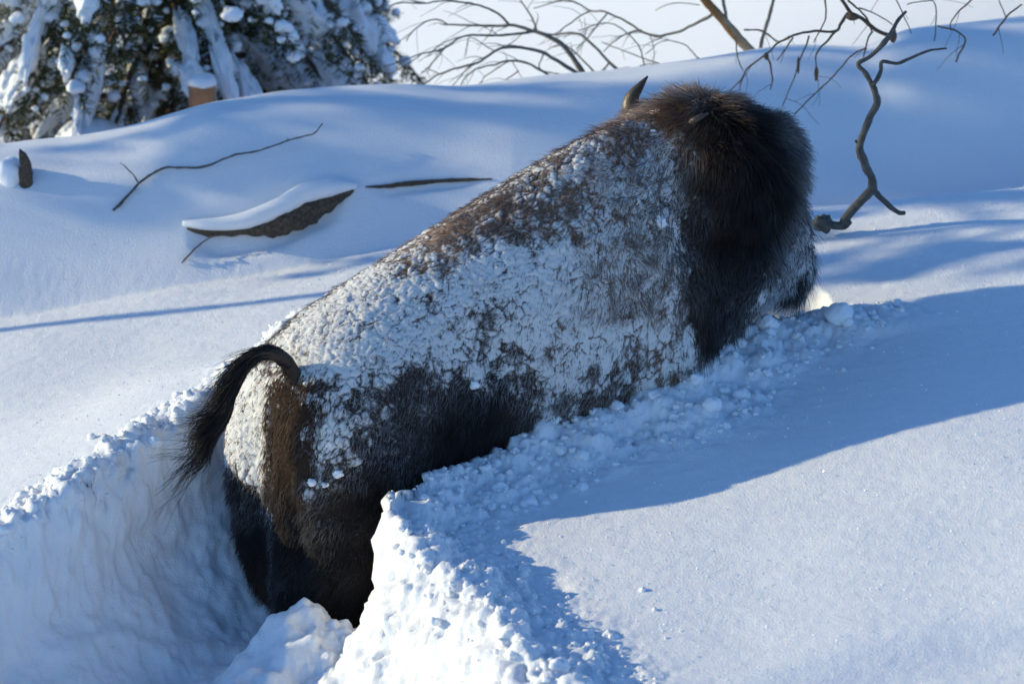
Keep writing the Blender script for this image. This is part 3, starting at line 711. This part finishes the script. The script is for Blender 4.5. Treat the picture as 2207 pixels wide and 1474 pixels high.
# loose snow lumps stuck on the coat
for (u, v, r_) in [(1022, 831, .014), (1315, 250, .010), (672, 1040, .013), (728, 1022, .014), (700, 1045, .010), (1418, 480, .024), (1408, 290, .015)]:
    h_ = hit(u, v)
    if h_ is None: continue
    v_, f_ = ico(3); kk = 1+.45*noise(v_*1.5+u)+.25*noise(v_*3.5+u)
    mesh_np('snow_lump', to_local(v_*kk[:, None]*r_*np.array([1.2, .7, .9])+h_, bison), f_, M_CLOD, parent=bison)

# ------------------------------------------------------------------ fallen log under its snow
lg = empty('fallen_log', tuple(surf(640, 480))); tag(lg, 'fallen log with dark bark showing under its thick snow load', 'log')
pp = LOG1.copy(); pp[:, 2] -= .012
rr = [.006, .020, .022, .058, .060, .034, .004]
P_ = spline(pp, 60); R_ = np.interp(np.linspace(0, 1, 60), np.linspace(0, 1, 7), rr)
va, fa = tube(P_, R_, 24, .30, 22)
o = tube_mesh('bark', [(to_local(va, lg), fa)], M_BARKLOG, lg)
lipc = LOG1.copy(); lipc[:, 2] += np.array([.014, .022, .030, .046, .064, .044, .012]); lipc[:, 1] -= .012
P_ = spline(lipc, 60); va, fa = tube(P_, np.interp(np.linspace(0, 1, 60), np.linspace(0, 1, 7), [.012, .026, .034, .042, .045, .036, .012]), 20, .10, 7)
tube_mesh('snow_lip', [(to_local(va, lg), fa)], M_SNOW, lg)
pp = LOG2
P_ = spline(pp, 50); R_ = np.interp(np.linspace(0, 1, 50), np.linspace(0, 1, 6), [.003, .009, .011, .008, .007, .003])
va, fa = tube(P_, R_, 14, .3, 30); tube_mesh('bark', [(to_local(va, lg), fa)], M_BARKLOG, lg)

# ------------------------------------------------------------------ sticks, twigs, shrubs
def c4(X_, Y_): return (780+X_/2.4, Y_/2.4)
def c5(X_, Y_): return (1500+X_/2.834, Y_/2.834)
def c3(X_, Y_): return (X_/2.452, Y_/2.452)
PXM = 596.
def branch(root, pts, y0, y1, r0, r1, mat, name='branch', seg=7, twigs=0, jit=1.):
    n_ = max(12, len(pts)*6); pp_ = spline(np.array(pts, float), n_); ys = np.linspace(y0, y1, n_)
    P_ = np.array([px(u, v, y_) for (u, v), y_ in zip(pp_, ys)])
    P_ += np.stack([noise(P_*7+a)*.006*jit for a in (1, 9, 17)], -1)+np.stack([noise(P_*25+a)*.0032*jit for a in (1, 9, 17)], -1)
    R_ = np.linspace(r0, r1, n_)/PXM*(1+.12*noise(P_*30)+.35*np.maximum(0, noise(P_*14+50)-.35))
    g_ = [tube(P_, R_, seg, .06, 50)]
    for k_ in range(twigs):
        i_ = rng.integers(n_//4, n_-2); t_ = P_[i_+1]-P_[i_]; t_ /= np.linalg.norm(t_)
        d_ = t_*.8+rng.normal(size=3)*np.array([.6, .5, .45]); d_ /= np.linalg.norm(d_); ln = rng.uniform(.05, .20)
        q_ = [P_[i_]]; m_ = 8
        for _ in range(m_):
            d_ = d_+np.array([-.05, 0, -.10])*.7+rng.normal(size=3)*.10; d_ /= np.linalg.norm(d_); q_.append(q_[-1]+d_*ln/m_)
        rr_ = R_[i_]*.45
        g_.append(tube(np.array(q_), np.linspace(max(rr_, .0013), .0008, m_+1), 5))
    return tube_mesh(name, [(to_local(a, root), f) for a, f in g_], mat, root)
shrub = empty('bare_shrub', (px(1260, 190, 3.5)[0], 3.5, -.6)); tag(shrub, 'leafless grey shrub with many twigs arching left behind the snowy log', 'shrub')
SH = [([(1175, 420), (1110, 330), (1040, 245), (960, 185), (880, 160), (780, 135), (640, 135), (450, 130), (410, 128)], 8.5, 1.6), ([(880, 160), (830, 175), (700, 182), (580, 185), (500, 205), (430, 250), (300, 290), (120, 340)], 4, 1.5),
      ([(760, 130), (700, 70), (640, 40), (560, 20), (440, 8), (320, 20), (230, -2)], 3.5, 1.5), ([(900, 155), (880, 90), (815, 0)], 3, 2), ([(1130, 390), (1010, 320), (930, 275), (850, 250), (760, 243), (690, 262), (600, 325), (500, 350), (400, 385), (320, 440), (250, 460)], 5.5, 1.5),
      ([(1030, 430), (960, 385), (850, 330), (760, 315), (690, 335), (600, 355), (540, 400), (500, 470)], 4, 1.3), ([(1385, 400), (1280, 330), (1200, 235), (1110, 175), (990, 180), (880, 160)], 4.5, 2), ([(1280, 330), (1215, 405)], 3, 2.5),
      ([(1450, 160), (1400, 170), (1320, 210), (1250, 270)], 2.6, 1.3), ([(1270, 70), (1220, 130), (1150, 220), (1110, 260)], 2.4, 1.5), ([(1640, 365), (1560, 335), (1440, 295), (1330, 255), (1240, 215)], 2, 1.2),
      ([(1800, 325), (1740, 300), (1680, 240), (1560, 215), (1470, 280)], 1.8, 1.2), ([(1180, 60), (1120, 90), (1040, 150), (990, 180)], 2, 1.3), ([(600, 325), (540, 360), (440, 480)], 2, 1.2), ([(450, 130), (380, 100), (300, 130), (240, 190), (230, 210)], 2.2, 1.3),
      ([(320, 20), (180, 20), (110, 90)], 2.2, 1.2), ([(1235, 405), (1130, 300), (1050, 240)], 3, 1.8), ([(1470, 385), (1440, 260), (1380, 180), (1300, 130), (1200, 130), (1120, 160)], 2, 1.2), ([(810, 370), (700, 440), (640, 480)], 1.9, 1.1), ([(400, 385), (330, 350)], 1.8, 1.1),
      ([(430, 250), (340, 350), (310, 370)], 2, 1.1), ([(1580, 380), (1500, 330), (1380, 370)], 1.9, 1.1), ([(940, 280), (925, 360), (1080, 390)], 2, 1.2), ([(750, 320), (640, 400), (600, 480)], 1.7, 1.1), ([(560, 190), (430, 220), (340, 300)], 1.7, 1.1), ([(300, 290), (240, 330), (150, 380)], 1.6, 1.1), ([(690, 262), (560, 200), (540, 290)], 1.5, 1.1)]
for i_, (pt, a_, b_) in enumerate(SH):
    yy = 3.35+.35*rng.random(); branch(shrub, [c4(*q_) for q_ in pt], yy, yy+rng.uniform(-.3, .3), a_, b_, M_TWIG, twigs=int(1+len(pt)*.9))
lean = empty('leaning_trunk', (px(1640, 115, 3.25)[0], 3.25, -.3)); tag(lean, 'leaning young trunk with rusty patches rising behind the log at top right of centre', 'tree')
branch(lean, [c4(*q_) for q_ in [(1720, -60), (1790, 20), (1860, 95), (1940, 190), (2045, 300)]], 3.15, 3.2, 10, 13.5, M_ASPEN, 'trunk', 14, jit=.4)
branch(lean, [c4(*q_) for q_ in [(2130, -10), (2100, 120), (2055, 285)]], 3.15, 3.2, 4, 5, M_TWIG)
branch(lean, [c4(*q_) for q_ in [(1865, -15), (1888, 100)]], 3.15, 3.17, 4.2, 4.6, M_TWIG)
branch(lean, [c4(*q_) for q_ in [(1810, 75), (1730, 120), (1640, 165), (1540, 185), (1450, 165), (1380, 120), (1270, 70), (1180, 55), (1100, 10), (1030, 5), (890, 45)]], 3.17, 3.5, 4.2, 1.5, M_TWIG, twigs=8)
branch(lean, [c4(*q_) for q_ in [(1740, 25), (1600, 20), (1520, 50)]], 3.3, 3.5, 1.5, 1.1, M_TWIG, twigs=1)
branch(lean, [c4(*q_) for q_ in [(1980, 155), (2060, 160), (2150, 215), (2207, 190)]], 3.2, 3.0, 1.8, 1.5, M_TWIG, twigs=2)

hang = empty('overhanging_twigs', (px(1850, 30, 2.3)[0], 2.3, .9)); tag(hang, 'thin reddish twigs hanging down over the snow bank at upper right', 'twigs')
RT = [([(880, -20), (940, 70), (1020, 120), (1100, 185), (1190, 225)], 4.5, 5), ([(930, 80), (880, 150), (850, 190), (700, 190), (620, 200), (500, 260), (430, 330), (320, 420), (280, 490), (200, 565)], 4, 1.4), ([(430, 330), (460, 400), (470, 480), (455, 550)], 3, 1.3),
      ([(690, 220), (640, 340), (600, 480), (530, 650)], 2.4, 1.2), ([(850, 190), (790, 260), (740, 320), (735, 400), (745, 500)], 3.2, 1.2), ([(1040, 290), (960, 330), (880, 420), (780, 520), (600, 700)], 2.2, 1.6), ([(1075, 190), (1045, 250), (1025, 350)], 2.6, 1.4),
      ([(1220, -5), (1270, 90), (1315, 205)], 1.6, 1.3), ([(930, 0), (1000, 60), (1050, 130), (1075, 190)], 2.8, 2), ([(1000, 50), (1100, 90), (1200, 150)], 1.8, 1.4), ([(1300, 30), (1400, 10), (1460, 15), (1470, 150), (1455, 250)], 1.4, 1.8),
      ([(1690, 0), (1600, 80), (1555, 140), (1555, 190)], 2.2, 1.3), ([(1480, 160), (1560, 180), (1630, 220), (1640, 270), (1590, 380)], 1.9, 2.4), ([(1990, 30), (1890, 110), (1815, 220)], 2.2, 2.6), ([(1850, 0), (1890, 100)], 1.5, 1.5), ([(790, 0), (785, 120), (715, 260)], 2.4, 1.3),
      ([(235, 230), (250, 350), (290, 430)], 1.8, 1.3), ([(290, 185), (400, 190), (490, 260)], 1.7, 1.4), ([(590, 230), (540, 310), (490, 370)], 2.4, 1.2)]
for pt, a_, b_ in RT:
    yy = 2.15+.15*rng.random(); branch(hang, [c5(*q_) for q_ in pt], yy, yy+rng.uniform(-.15, .1), a_, b_, M_TWIGD if a_ > 1.8 else M_TWIG, twigs=int(len(pt)*.4))
# old seed pods and galls on the twigs
def blob(root, u, v, y_, r_, name, mat):
    v_, f_ = ico(2); kk = 1+.45*noise(v_*2.2+u); mesh_np(name, to_local(v_*kk[:, None]*np.array(r_)+px(u, v, y_), root), f_, mat, parent=root)
blob(hang, *c5(955, 105), 2.15, (.024, .02, .015), 'gall', M_TWIGD); blob(hang, *c5(1205, 225), 2.15, (.014, .02, .026), 'gall', M_TWIGD)
blob(hang, *c5(735, 450), 2.12, (.008, .008, .028), 'seed_pod', M_TWIGD); blob(hang, *c5(430, 345), 2.15, (.010, .010, .014), 'gall', M_TWIGD); blob(hang, *c5(625, 400), 2.15, (.006, .006, .035), 'seed_pod', M_TWIGD)

sp = surf(1835, 488); ys_ = sp[1]-.02
crook = empty('crooked_branch', (sp[0], ys_, sp[2])); tag(crook, 'crooked grey dead branch standing out of the snow right of the bison head', 'branch')
mainp = [(1285, 70), (1230, 130), (1190, 210), (1130, 280), (1070, 345), (992, 388), (1030, 440), (1078, 520), (1095, 570), (1110, 630), (1060, 720), (1012, 850), (1005, 930), (1035, 1010), (1070, 1080), (1080, 1165)]
pp_ = np.array([c5(*q_) for q_ in mainp]); P_ = np.array([px(u, v, ys_-.25*math.sin(i_/15*math.pi)*.5-.06) for i_, (u, v) in enumerate(pp_)])
P_ = spline(P_, 90); P_ += np.stack([noise(P_*20+a)*.0035 for a in (1, 9, 17)], -1)
R_ = np.interp(np.linspace(0, 1, 90), [0, .2, .35, .5, .62, .8, 1], [3.5, 6, 5.5, 7.5, 8, 9.5, 10.5])/PXM*(1+.2*noise(P_*22)); v_, f_ = tube(P_, R_, 12, .12, 45)
tube_mesh('stem', [(to_local(v_, crook), f_)], M_STICK, crook)
yk = ys_-.06
def cb(pts, r0, r1, nm='fork', ya=None, yb2=None):
    return branch(crook, [c5(*q_) for q_ in pts], ya if ya else yk, yb2 if yb2 else yk, r0, r1, M_STICK, nm, 10, jit=.8)
cb([(1080, 1155), (1000, 1230), (915, 1335), (905, 1385)], 10.5, 11, yb2=yk)
cb([(940, 1345), (900, 1380), (820, 1375), (765, 1368)], 10, 10)
cb([(1080, 1155), (1150, 1230), (1230, 1300), (1275, 1305)], 7.5, 5)
cb([(1083, 525), (1130, 440), (1142, 378), (1230, 388), (1330, 350), (1430, 310), (1530, 298)], 5.5, 2.2, 'twig', ys_-.19, ys_-.12)
cb([(1008, 885), (975, 862)], 4.5, 3.5, 'knob', ys_-.14, ys_-.15)
blob(crook, *c5(775, 1368), yk, (.040, .035, .034), 'broken_end', M_STICK)

def lying(name, label, pts, r0, r1, lift, extra=(), mat=M_TWIGD):
    base = surf(*pts[0]); root = empty(name, tuple(base)); tag(root, label, 'stick')
    n_ = len(pts)*7
    def one(pt, a_, b_, nm, l0, l1):
        q_ = spline(np.array(pt, float), max(10, len(pt)*7)); ll = np.linspace(l0, l1, len(q_))
        P_ = np.array([surf(u, v, l_) for (u, v), l_ in zip(q_, ll)])
        P_ = P_+np.stack([noise(P_*30+a)*.0028 for a in (1, 9, 17)], -1); Rr = np.linspace(a_, b_, len(q_))/PXM*(1+.35*noise(P_*45)); v_, f_ = tube(P_, Rr, 8, .08, 60)
        tube_mesh(nm, [(to_local(v_, root), f_)], mat, root)
    one(pts, r0, r1, 'stem', .006, lift)
    for pt, a_, b_, l0, l1 in extra: one(pt, a_, b_, 'twig', l0, l1)
lying('fallen_stick', 'long thin bent stick lying on the snow-covered log at left', [c3(*q_) for q_ in [(600, 1112), (680, 1030), (735, 970), (830, 905), (900, 885), (1060, 885), (1160, 850), (1260, 815), (1360, 800), (1450, 770), (1530, 740), (1600, 722), (1660, 705), (1705, 655)]], 3.4, 1.5, .05,
      [([c3(*q_) for q_ in [(735, 970), (690, 910), (635, 858)]], 2, 1, .02, .06), ([c3(*q_) for q_ in [(1530, 745), (1518, 732)]], 1.6, 1.2, .05, .06)], M_STICK)
lying('fallen_stick', 'short bent twig poking from the snow below the bark of the log', [(392, 566), (425, 532), (448, 515), (470, 507)], 2.2, 1.6, .04, (), M_STICK)
# broken stub at far left with snow on its windward side
s0 = surf(55, 395); stub = empty('broken_stub', tuple(s0)); tag(stub, 'pointed broken wood stub sticking out of the snow at the far left', 'stump')
P_ = spline(np.array([px(57, 410, s0[1]), px(56, 375, s0[1]), px(52, 345, s0[1]), px(43, 322, s0[1])]), 16); v_, f_ = tube(P_, np.interp(np.linspace(0, 1, 16), [0, .5, .85, 1], [.031, .027, .014, .003]), 12, .25, 30)
tube_mesh('stub_wood', [(to_local(v_, stub), f_)], M_BARKLOG, stub)
v_, f_ = ico(3); kk = 1+.15*noise(v_*1.5); mesh_np('snow_cap', to_local(v_*kk[:, None]*np.array([.055, .06, .075])+px(22, 378, s0[1]+.03), stub), f_, M_SOFT, parent=stub)

# cut stump with a snow cap behind the log
pb = px(437, 260, 4.2); post = empty('cut_stump', (pb[0], pb[1], pb[2]-.3)); tag(post, 'reddish cut stump with a white snow cap in front of the conifer', 'stump')
hz = px(437, 182, 4.2)[2]; P_ = np.array([[pb[0], pb[1], z_] for z_ in np.linspace(pb[2]-.3, hz, 14)]); v_, f_ = tube(P_, np.full(14, .062)*(1+.06*noise(P_*6)), 20, .06, 18)
tube_mesh('stump_wood', [(to_local(v_, post), f_)], M_POST, post)
v_, f_ = ico(3); kk = 1+.08*noise(v_*1.5); vv = v_*kk[:, None]*np.array([.068, .066, .042]); mesh_np('snow_cap', to_local(vv+np.array([pb[0], pb[1], hz+.012]), post), f_, M_SOFT, parent=post)

# ------------------------------------------------------------------ conifer
def conifer(loc, Ht, R0, label, nb, seed, dens=1., zlow=.25, snowy=1., full=True):
    rg = np.random.default_rng(seed); root = empty('conifer_tree', loc); tag(root, label, 'tree', 'conifers weighed down with snow')
    Pt = np.array([[.03*math.sin(z_*2), .02*math.cos(z_*3), z_] for z_ in np.linspace(-.5, Ht, 20)])
    v_, f_ = tube(Pt, np.linspace(.11 if full else .04, .012, 20), 10, .1, 12); tube_mesh('trunk', [(v_, f_)], M_TRUNK, root)
    nB = []; nT = []; nd_p = []; nd_d = []; nd_s = []; snowC = []; snowR = []; snowA = []
    tubes = []
    for b_ in range(nb):
        hh = zlow+(Ht-zlow)*(b_+rg.random())/nb; rel = 1-(hh-zlow)/(Ht-zlow)
        az = b_*2.399+rg.normal()*.3; ln = (R0*(.25+.75*rel))*(.75+.4*rg.random())
        d0 = np.array([math.cos(az), math.sin(az), .05]); m_ = 14; q_ = [np.array([0, 0, hh])]; d_ = d0.copy()
        for s_ in range(m_):
            d_ = d_+np.array([0, 0, -.085])+rg.normal(size=3)*.05; d_ /= np.linalg.norm(d_); q_.append(q_[-1]+d_*ln/m_)
        q_ = np.array(q_); tubes.append(tube(q_, np.linspace(.022, .005, m_+1), 6))
        for s_ in range(3, m_+1):                        # side twigs
            for sd in (-1, 1):
                for rep in range(2):
                    t_ = q_[s_]-q_[s_-1]; t_ /= np.linalg.norm(t_); sdv = np.cross(t_, [0, 0, 1])*sd; sdv /= np.linalg.norm(sdv)+1e-9
                    tl = (.10+.16*(1-abs(s_/m_-.5)))*(.6+.7*rg.random()); dd = sdv*(.7+.3*rg.random())+t_*.7+np.array([0, 0, -.25-.5*rg.random()])+rg.normal(size=3)*.2; dd /= np.linalg.norm(dd)
                    pt_ = [q_[s_]]; 
                    for _ in range(6):
                        dd = dd+np.array([0, 0, -.16])+rg.normal(size=3)*.07; dd /= np.linalg.norm(dd); pt_.append(pt_[-1]+dd*tl/6)
                    pt_ = np.array(pt_)
                    nn_ = int(34*dens); u__ = rg.random(nn_)*5.99; i0_ = u__.astype(int); fr__ = (u__-i0_)[:, None]
                    pos = pt_[i0_]*(1-fr__)+pt_[i0_+1]*fr__; ax = pt_[i0_+1]-pt_[i0_]; ax /= np.linalg.norm(ax, axis=1)[:, None]
                    rr_ = rg.normal(size=(nn_, 3)); rr_ -= ax*(rr_*ax).sum(1)[:, None]; rr_ /= np.linalg.norm(rr_, axis=1)[:, None]+1e-9
                    nd_p.append(pos); nd_d.append(ax*.55+rr_*.8); nd_s.append(np.full(nn_, rg.random()))
        if rg.random() < .95*snowy:
            s_ = 4
            while s_ < m_:
                w_ = rg.integers(2, 5); a_ = q_[min(s_, m_)]; c_ = q_[min(s_+w_, m_)]; mid_ = (a_+c_)/2
                if rg.random() < .62:
                    ax_ = c_-a_; lnn = np.linalg.norm(ax_)+.05
                    snowC.append(mid_+np.array([0, 0, .025])+rg.normal(size=3)*.015); snowA.append(ax_/lnn+np.array([0, 0, -.35*rg.random()])); snowR.append((.04+.045*rg.random(), .03+.025*rg.random(), lnn*.55))
                s_ += w_+rg.integers(0, 2)
    tube_mesh('branches', tubes, M_TRUNK, root)['kind'] = 'stuff'
    if snowy > 0 and full:
        tw = np.concatenate([p_[::29] for p_ in nd_p]); tw = tw[rg.random(len(tw)) < .22]; o_t = clod_mesh('snow_tufts', tw+np.array([0, 0, .01]), .014+.03*rg.random(len(tw))**1.6, 2, M_SOFT, .8, .35); o_t.parent = root; o_t['kind'] = 'stuff'
    p_ = np.concatenate(nd_p); d_ = np.concatenate(nd_d); sd_ = np.concatenate(nd_s); n_ = len(p_)
    d_ /= np.linalg.norm(d_, axis=1)[:, None]; ln = .028+.018*rg.random(n_); sw = np.cross(d_, rg.normal(size=(n_, 3))); sw /= np.linalg.norm(sw, axis=1)[:, None]; sw *= .0036
    v_ = np.stack([p_-sw, p_+sw, p_+d_*ln[:, None]+sw*.4, p_+d_*ln[:, None]-sw*.4], 1).reshape(-1, 3)
    base = np.array([.030, .042, .014])*(1-sd_[:, None])+np.array([.085, .085, .022])*sd_[:, None]; base = base*(.7+.6*rg.random((n_, 1)))
    fr_ = (rg.random(n_) < .12)[:, None]; base = np.where(fr_, np.array([.6, .63, .68]), base)
    o = mesh_np('needles', v_, np.arange(n_*4).reshape(-1, 4), M_NEEDLE, False, root, {'tint': np.repeat(base, 4, 0)}); o['kind'] = 'stuff'
    bv_, bf_ = ico(3)
    for c_, a_, r_ in zip(snowC, snowA, snowR):
        q = np.array(Vector(a_).to_track_quat('Z', 'X').to_matrix())
        w1 = bv_*np.array(r_)
        lump = 1+.42*noise(bv_*1.4+c_*9)+.34*noise(bv_*2.9+c_*5)+.14*noise(bv_*6+c_*5)
        w1 = (w1*lump[:, None])@q.T; w1[:, 2] = np.where(w1[:, 2] < 0, w1[:, 2]*.8, w1[:, 2]); mesh_np('snow_load', w1+c_, bf_, M_SOFT, parent=root)
    print('conifer', n_, len(snowC))
    return root
cb_ = px(350, 300, 5.2)
conifer((cb_[0], 5.2, cb_[2]-.45), 4.0, 1.85, 'snow-laden conifer with drooping branches behind the log at top left', 215, 3, .95, .22)

# rounded snow mound under the conifer
mq = px(195, 300, 4.3); v_, f_ = ico(4); kk = 1+.12*noise(v_*1.4+5)
mo = mesh_np('snow_mound', v_*kk[:, None]*np.array([.16, .18, .11]), f_, M_SOFT); mo.location = (mq[0], mq[1], mq[2]-.01); tag(mo, 'rounded snow mound under the conifer at the left', 'snow mound')

# unseen conifers added off to the left to cast shade over the log
conifer((-7.5, 3.35, -1.2), 7.0, 1.5, 'tall unseen conifer added left of the view to shade the log', 54, 5, .35, .3)
conifer((-10.5, 4.3, -1.6), 9.0, 2.0, 'taller unseen conifer added further left to shade the log', 64, 8, .35, .3)
conifer((-6.0, 2.03, -1.15), 6.8, .95, 'slender unseen conifer added left of the view, its high crown shading the right-hand slope', 54, 9, .35, 3.0, full=False)
